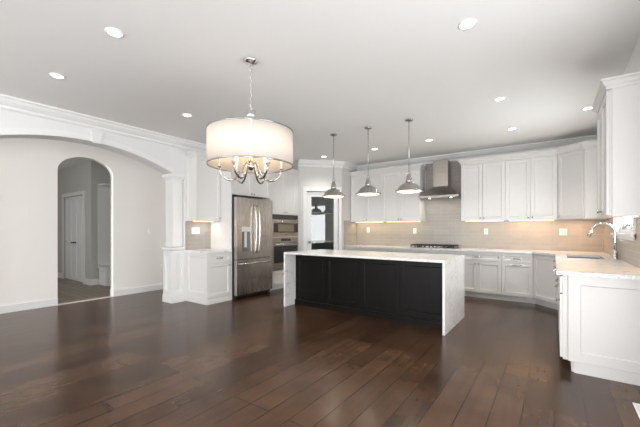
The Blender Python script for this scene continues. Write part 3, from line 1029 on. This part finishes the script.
dr = MB().box(x0 - .02, x1 + .02, -.03, -.0005, .435, 1.022).build('door', M['steel_h'], t, .003)
MB().box(x0 + .01, x1 - .01, -.033, -.0302, .585, .955).build('window', M['black_glass'], dr)
b = MB().tube([(x0 + .02, -.07, .99), (x1 - .02, -.07, .99)], .012, 10)
for xx in (x0 + .05, x1 - .05):
    b.tube([(xx, -.07, .99), (xx, -.0305, .99)], .008, 8)
b.build('handle', M['handle'], dr)

# refrigerator
fy0, fw = 4.034, .952
t = thing('refrigerator', 'stainless french door refrigerator with ice and water dispenser', 'refrigerator', (-4.77, fy0, 0), pi / 2)
MB().box(0, fw, .075, .70, .03, 1.90).build('body', M['dark_grey'], t)
MB().box(.02, fw - .02, .05, .074, .03, .075).build('grille', M['black'], t)
b = MB()
for xx in (.06, fw - .06):
    for yy in (.12, .62):
        MB().lathe([(.02, 0), (.02, .03)], (xx, yy, 0), 10).build('foot', M['black'], t)
zs = .745
hx = fw / 2
def arch_door(x0, x1, z0, z1, hole=None):
    b = MB()
    if hole:
        h0, h1, k0, k1 = hole
        b.box(x0, h0, 0, .07, z0, z1).box(h1, x1, 0, .07, z0, z1).box(h0, h1, 0, .07, z0, k0).box(h0, h1, 0, .07, k1, z1).box(h0, h1, .055, .07, k0, k1)
    else:
        b.box(x0, x1, 0, .07, z0, z1)
    return b
dl = arch_door(.002, hx - .002, zs + .006, 1.915, (.13, .335, .90, 1.36)).build('door', M['steel'], t)
MB().box(.128, .337, -.004, .02, 1.27, 1.362).build('control_panel', M['silver'], dl)
MB().box(.133, .332, .03, .054, .905, 1.268).build('dispenser_recess', M['recess'], dl)
MB().box(.205, .26, .010, .029, .97, 1.265).build("nozzle", M["silver"], dl)
MB().box(.128, .337, -.004, .05, .885, .903).build('drip_tray', M['nickel'], dl)
dr = arch_door(hx + .002, fw - .002, zs + .006, 1.915).build('door', M['steel'], t, .004)
dz = arch_door(.002, fw - .002, .08, zs - .006).build('freezer_drawer', M['steel'], t, .004)
for par, xx in ((dl, hx - .045), (dr, hx + .045)):
    pts = [(xx, -.0005, .86), (xx, -.04, .875)] + [(xx, -.052 - .022 * sin(pi * i / 10), .90 + .84 * i / 10) for i in range(11)] + [(xx, -.04, 1.765), (xx, -.0005, 1.78)]
    MB().tube(pts, .0135, 10).build('handle', M['handle'], par)
pts = [(.07, -.0005, .665), (.085, -.045, .665)] + [(.10 + (fw - .2) * i / 8, -.05 - .012 * sin(pi * i / 8), .665) for i in range(9)] + [(fw - .085, -.045, .665), (fw - .07, -.0005, .665)]
MB().tube(pts, .0155, 10).build('handle', M['handle'], dz)
MB().box(fw - .11, fw - .075, -.003, -.0005, 1.77, 1.805).build('badge', M['chrome'], dr)

# ------------------------------------------------------------------ range hood and cooktop
hc = -1.96
t = thing('range_hood', 'stainless chimney range hood above the cooktop', 'range hood', (hc, WB - .009, 0))
MB().frustum((-.405, .405, -.505, 0), 1.985, (-.405, .405, -.505, 0), 2.015).build('rim', M['steel_h'], t)
b = MB()
N_ = 8
# concave pyramid canopy
def rect(k):
    f_ = k / N_
    e_ = (1 - f_) ** 1.25
    return (-(.15 + .255 * e_), (.15 + .255 * e_), -(.27 + .235 * e_), 0), 2.015 + .215 * f_
prev = None
rings = []
for k in range(N_ + 1):
    r, z = rect(k)
    rings.append([b.bm.verts.new(p) for p in ((r[0], r[2], z), (r[1], r[2], z), (r[1], r[3], z), (r[0], r[3], z))])
for k in range(N_):
    for i in range(4):
        b.bm.faces.new([rings[k][i], rings[k][(i + 1) % 4], rings[k + 1][(i + 1) % 4], rings[k + 1][i]])
b.bm.faces.new(rings[0][::-1]); b.bm.faces.new(rings[-1])
b.build('canopy', M['steel_h'], t)
MB().box(-.15, .15, -.27, 0, 2.231, ZC - .155).build('chimney', M['steel_h'], t)
MB().box(-.36, .36, -.46, -.05, 1.978, 1.9845).build('filter', M['nickel'], t)
for xx in (-.22, .22):
    MB().lathe([(.022, 1.973), (.022, 1.9775)], (xx, -.30, 0), 16).build('lamp', M['lens'], t)
    area('hood_light', (hc + xx, WB - .309, 1.965), (0, 0, 0), .06, .06, 1.2, (1, .9, .75))

t = thing('cooktop', 'black gas cooktop with cast iron grates set in the back worktop', 'cooktop', (-2.08, 7.11, zt1 + .0005))
cwid = .91
MB().box(-cwid / 2, cwid / 2, -.255, .255, 0, .012).build('glass_plate', M['steel_h'], t, .003)
for k in range(3):
    xx = -.30 + .30 * k
    b = MB()
    for yy in (-.19, -.065, .065, .20):
        b.box(xx - .142, xx + .142, yy - .009, yy + .009, .048, .070)
    for x_ in (-.135, -.045, .045, .135):
        b.box(xx + x_ - .009, xx + x_ + .009, -.20, .21, .048, .070)
        b.box(xx + x_ - .007, xx + x_ + .007, -.20, -.186, .0125, .048).box(xx + x_ - .007, xx + x_ + .007, .196, .21, .0125, .048)
    b.build('grate', M['iron'], t)
for xx, yy, r in ((-.30, -.10, .04), (-.30, .12, .035), (0, .02, .055), (.30, -.10, .035), (.30, .12, .045)):
    MB().lathe([(r, .0125), (r, .022), (r * .7, .024), (r * .7, .034), (0, .036)], (xx, yy, 0), 16).build('burner', M['iron'], t)
for k in range(5):
    MB().lathe([(.024, .0125), (.024, .04), (.018, .046), (0, .046)], (-.16 + .08 * k, -.232, 0), 12).build('knob', M['chrome'], t)

# ------------------------------------------------------------------ island
IX0, IX1, IY0, IY1 = -3.735, -1.09, 4.175, 5.25
t = thing('kitchen_island', 'kitchen island with dark panelled body and white waterfall quartz top', 'kitchen island', (0, 0, 0))
MB().box(IX0, IX1, IY0, IY1, .893, .925).build('countertop', M['quartz'], t, .002)
MB().box(IX0, IX0 + .032, IY0, IY1, 0, .8925).build('waterfall_side', M['quartz'], t, .002)
MB().box(IX1 - .032, IX1, IY0, IY1, 0, .8925).build('waterfall_side', M['quartz'], t, .002)
PYI = 4.445
MB().box(IX0 + .0325, IX1 - .0325, PYI + .021, IY1 - .03, 0, .8925).build('body', M['dark_wood'], t)
pw = (IX1 - IX0 - .065 - .05) / 4
for k in range(4):
    x0 = IX0 + .0325 + .025 + pw * k
    b = MB().shaker(x0 + .006, x0 + pw - .006, .115, .865, PYI, .02, .062, .014, .016)
    b.build('panel', M['dark_wood'], t)
b = MB().box(IX0 + .0325, IX1 - .0325, PYI + .008, PYI + .0205, .09, .8925)
b.build('face_frame', M['dark_wood'], t)
MB().sweep([(IX0 + .0325, PYI + .008), (IX1 - .0325, PYI + .008)], [(0, 0), (.024, 0), (.024, .075), (.016, .09), (0, .09)]).build('base_molding', M['dark_wood'], t)


# ------------------------------------------------------------------ ceiling lights
def spot(loc, power, size=120, blend=.6, color=(1, .95, .88)):
    l = bpy.data.lights.new('downlight', 'SPOT')
    l.energy = power; l.spot_size = R(size); l.spot_blend = blend; l.color = color; l.shadow_soft_size = .06
    o = bpy.data.objects.new('downlight', l); o.location = loc
    col.objects.link(o)

def make_recessed(label):
    t = thing('recessed_light', label, 'ceiling light', (0, 0, ZC), 0, 'recessed ceiling downlights')
    MB().lathe([(.052, -.0005), (.070, -.0005), (.072, -.003), (.056, -.009), (.052, -.008)], (0, 0, 0), 28, closed=True).build('trim_ring', M['white_plastic'], t)
    MB().lathe([(.0, -.004), (.0515, -.004), (.0515, -.0005), (0, -.0005)], (0, 0, 0), 28).build('lens', M['lens'], t)
    return t
rl = [(-2.95, 1.22, 'recessed light nearest the top left, ahead of the drum chandelier'),
      (-4.27, 1.21, 'recessed light near the left crown moulding, leftmost in the photo'),
      (-4.23, 2.69, 'recessed light left of the drum chandelier near the crown'),
      (-.56, 2.79, 'largest recessed light, at the top right of the picture'),
      (-.547, 4.61, 'recessed light midway along the right hand row, between nearest and farthest'),
      (-.549, 6.08, 'recessed light in front of the right hand upper cabinets on the back wall'),
      (.37, 5.65, 'recessed light above the sink, beside the near right upper cabinet'),
      (-1.84, 5.98, 'recessed light in front of the range hood chimney'),
      (-2.93, 6.0, 'recessed light behind the middle pendant rod, ahead of the back cabinets'),
      (-4.15, 5.97, 'recessed light in front of the pantry door')]
proto = None
for x, y, lab in rl:
    if proto is None:
        proto = make_recessed(lab); proto.location = (x, y, ZC)
    else:
        dup(proto, (x, y, ZC), 0, lab)
    spot((x, y, ZC - .03), 26 if y > 5.4 else 17)


# ------------------------------------------------------------------ drum chandelier
cx, cy = -2.37, 2.18
t = thing('chandelier', 'large drum shade chandelier with curved polished arms hanging on a chain', 'chandelier', (cx, cy, 0))
zb, ztp, rr = 1.912, 2.245, .403
MB().lathe([(.001, ZC - .0005), (.068, ZC - .0005), (.068, ZC - .014), (.05, ZC - .026), (.018, ZC - .034), (.001, ZC - .036)], seg=28).build('canopy', M['chrome'], t)
b = MB()
zc_, k = ZC - .036, 0
zend = 2.46
nl = 13
pitch = (zc_ - zend) / nl
for k in range(nl):
    zm = zc_ - pitch * (k + .5)
    pts = []
    for i in range(12):
        a = 2 * pi * i / 12
        px, pz = .011 * cos(a), (pitch * .68) * sin(a)
        pts.append((px, 0, zm + pz) if k % 2 == 0 else (0, px, zm + pz))
    b.tube(pts, .0028, 6, closed=True)
b.build('chain', M['chrome'], t)
MB().lathe([(.001, 2.465), (.010, 2.462), (.014, 2.45), (.044, 2.445), (.044, 2.375), (.028, 2.365), (.012, 2.355), (.012, 1.96), (.03, 1.95), (.036, 1.92), (.03, 1.89), (.012, 1.875), (.001, 1.87)], seg=24).build('stem', M['chrome'], t)
MB().lathe([(rr, zb + .006), (rr, ztp - .006), (rr - .003, ztp - .006), (rr - .003, zb + .006)], seg=72, closed=True).build('drum_shade', M['shade'], t)
# vertical seam of the fabric, on the side toward the middle of the room
sa_ = math.atan2(-cy, -cx)
MB().box(rr - .002, rr + .0015, -.006, .006, zb + .012, ztp - .012).xform(Matrix.Rotation(sa_, 4, 'Z')).build('shade_seam', M['nickel2'], t)
for zz in (zb, ztp - .012):
    MB().lathe([(rr - .006, zz), (rr + .003, zz), (rr + .003, zz + .012), (rr - .006, zz + .012)], seg=72, closed=True).build('shade_rim', M['nickel'], t)
MB().lathe([(.05, ztp - .03), (rr - .008, ztp - .03), (rr - .008, ztp - .027), (.05, ztp - .027)], seg=60, closed=True).build('added_glow_screen', M['shade'], t)  # added fabric disc, holds the bulb glow off the ceiling
b = MB()
for k in range(3):
    a = 2 * pi * k / 3 + .6
    b.tube([(.01 * cos(a), .01 * sin(a), 2.24), (.398 * cos(a), .398 * sin(a), 2.236)], .004, 6)
b.build('spider', M['nickel'], t)
for k in range(6):
    a = 2 * pi * k / 6 + R(35.5) + R(12)
    ca, sa = cos(a), sin(a)
    prof = [(.025, 1.955), (.05, 1.945), (.075, 1.90), (.095, 1.845), (.13, 1.795), (.175, 1.772), (.225, 1.78), (.262, 1.81), (.285, 1.855), (.292, 1.895)]
    arm = MB().tube([(r * ca, r * sa, z) for r, z in prof], .0095, 10).build('arm', M['arm'], t)
    c = (.292 * ca, .292 * sa, 0)
    MB().lathe([(.001, 1.893), (.022, 1.896), (.024, 1.902), (.010, 1.906), (.001, 1.907)], c, 14).build('cup', M['chrome'], arm)
    MB().lathe([(.010, 1.907), (.010, 1.995)], c, 12).build('candle_sleeve', M['white_plastic'], arm)
    MB().lathe([(.008, 1.9955), (.016, 2.015), (.017, 2.032), (.009, 2.062), (.001, 2.078)], c, 12).build('bulb', M['bulb'], arm)
    l = bpy.data.lights.new('candle_bulb', 'POINT'); l.energy = 1.0; l.color = (1, .74, .48); l.shadow_soft_size = .03
    o = bpy.data.objects.new('candle_bulb', l); o.location = (cx + .21 * ca, cy + .21 * sa, 2.09); col.objects.link(o)

# ------------------------------------------------------------------ pendants
def make_pendant(label):
    t = thing('pendant_light', label, 'pendant light', (0, 0, 0), 0, 'chrome pendants over the island')
    MB().lathe([(.001, ZC - .0005), (.062, ZC - .0005), (.062, ZC - .012), (.045, ZC - .022), (.012, ZC - .03), (.001, ZC - .031)], seg=24).build('canopy', M['pend'], t)
    MB().lathe([(.0055, ZC - .03), (.0055, 2.17)], seg=8).build('rod', M['nickel'], t)
    b = MB().tube([(-.030, 0, 2.055), (-.032, 0, 2.12), (-.022, 0, 2.158), (0, 0, 2.172), (.022, 0, 2.158), (.032, 0, 2.12), (.030, 0, 2.055)], .006, 8)
    b.build('yoke', M['pend'], t)
    b = MB().lathe([(.001, 2.135), (.018, 2.13), (.022, 2.11), (.024, 2.09), (.038, 2.082), (.044, 2.06), (.046, 2.03), (.050, 2.018), (.044, 2.012), (.001, 2.011)], seg=24)
    b.build('socket_housing', M['pend'], t)
    MB().lathe([(.040, 2.010), (.060, 1.998), (.090, 1.985), (.125, 1.962), (.155, 1.928), (.168, 1.900), (.175, 1.892), (.203, 1.880), (.206, 1.872), (.203, 1.866), (.190, 1.866),
                (.190, 1.872), (.172, 1.884), (.163, 1.900), (.150, 1.925), (.120, 1.957), (.085, 1.980), (.040, 1.998)], seg=40, closed=True).build('dome_shade', M['pend'], t)
    MB().lathe([(.001, 1.846), (.08, 1.850), (.14, 1.858), (.178, 1.868), (.178, 1.872), (.001, 1.872)], seg=32).build('glass_diffuser', M['diffuser'], t)
    return t
pp = None
for x, y, lab in ((-3.06, 4.69, 'chrome dome pendant over the left end of the island, in front of the pantry door'),
                  (-2.41, 4.70, 'chrome dome pendant over the middle of the island'),
                  (-1.745, 4.71, 'chrome dome pendant over the right end of the island, nearest the range hood')):
    if pp is None:
        pp = make_pendant(lab); pp.location = (x, y, 0)
    else:
        dup(pp, (x, y, 0), 0, lab)
    l = bpy.data.lights.new('pendant_bulb', 'SPOT'); l.energy = 8; l.color = (1, .86, .66); l.spot_size = R(150); l.spot_blend = .5; l.shadow_soft_size = .1
    o = bpy.data.objects.new('pendant_bulb', l); o.location = (x, y, 1.835); col.objects.link(o)


# ------------------------------------------------------------------ outlets, switches, floor vent
def plate(name, label, cat, loc, rz, w, h, n, group=None, sw=False):
    t = thing(name, label, cat, loc, rz, group)
    MB().box(-w / 2, w / 2, -.006, 0, -h / 2, h / 2).build('cover_plate', M['white_plastic'], t, .0015)
    for k in range(n):
        xx = (k - (n - 1) / 2) * .046
        if sw:
            MB().box(xx - .016, xx + .016, -.0085, -.0062, -.033, .033).build('rocker', M['trim'], t)
        else:
            for zz in (-.022, .022):
                o = MB().box(xx - .014, xx + .014, -.0075, -.0062, zz - .014, zz + .014).build('socket', M['trim'], t)
    return t
GO = 'wall outlets on the back tile'
yo = WB - .0085
plate('wall_outlet', 'white outlet on the back tile under the far left upper cabinet', 'outlet', (-3.80, yo, 1.30), 0, .075, .12, 1, GO)
plate('wall_outlet', 'white outlet on the back tile just left of the cooktop', 'outlet', (-2.61, yo, 1.28), 0, .075, .12, 1, GO)
plate('wall_outlet', 'white outlet on the back tile just right of the cooktop', 'outlet', (-1.13, yo, 1.27), 0, .075, .12, 1, GO)
plate('wall_switch', 'white double switch on the back tile near the sink corner', 'switch', (.135, yo, 1.265), 0, .118, .12, 2, None, True)
plate('wall_switch', 'white triple switch on the tile left of the refrigerator', 'switch', (WL + .0085, 3.665, 1.285), pi / 2, .165, .12, 3, None, True)
plate('wall_switch', 'white switch on the pale wall left of the column', 'switch', (WD + .0005, 3.58, 1.28), pi / 2, .075, .12, 1, None, True)
t = thing('cover_plate', 'painted blank cover plate on the pale wall left of the arched doorway', 'cover plate', (WD + .0005, 1.62, 1.58), pi / 2)
MB().box(-.045, .045, -.006, 0, -.06, .06).build('plate', M['wall'], t, .0015)
t = thing('floor_vent', 'pale floor vent grille beside the right hand end panel', 'floor vent', (.53, 3.22, 0), R(90))
b = MB().box(-.15, .15, -.05, -.04, .0005, .005).box(-.15, .15, .04, .05, .0005, .005).box(-.15, -.14, -.04, .04, .0005, .005).box(.14, .15, -.04, .04, .0005, .005)
b.build('frame', M['white_plastic'], t)
b = MB()
for k in range(14):
    xx = -.13 + .02 * k
    b.box(xx - .005, xx + .005, -.0398, .0398, .0005, .004)
b.build('louvers', M['white_plastic'], t)
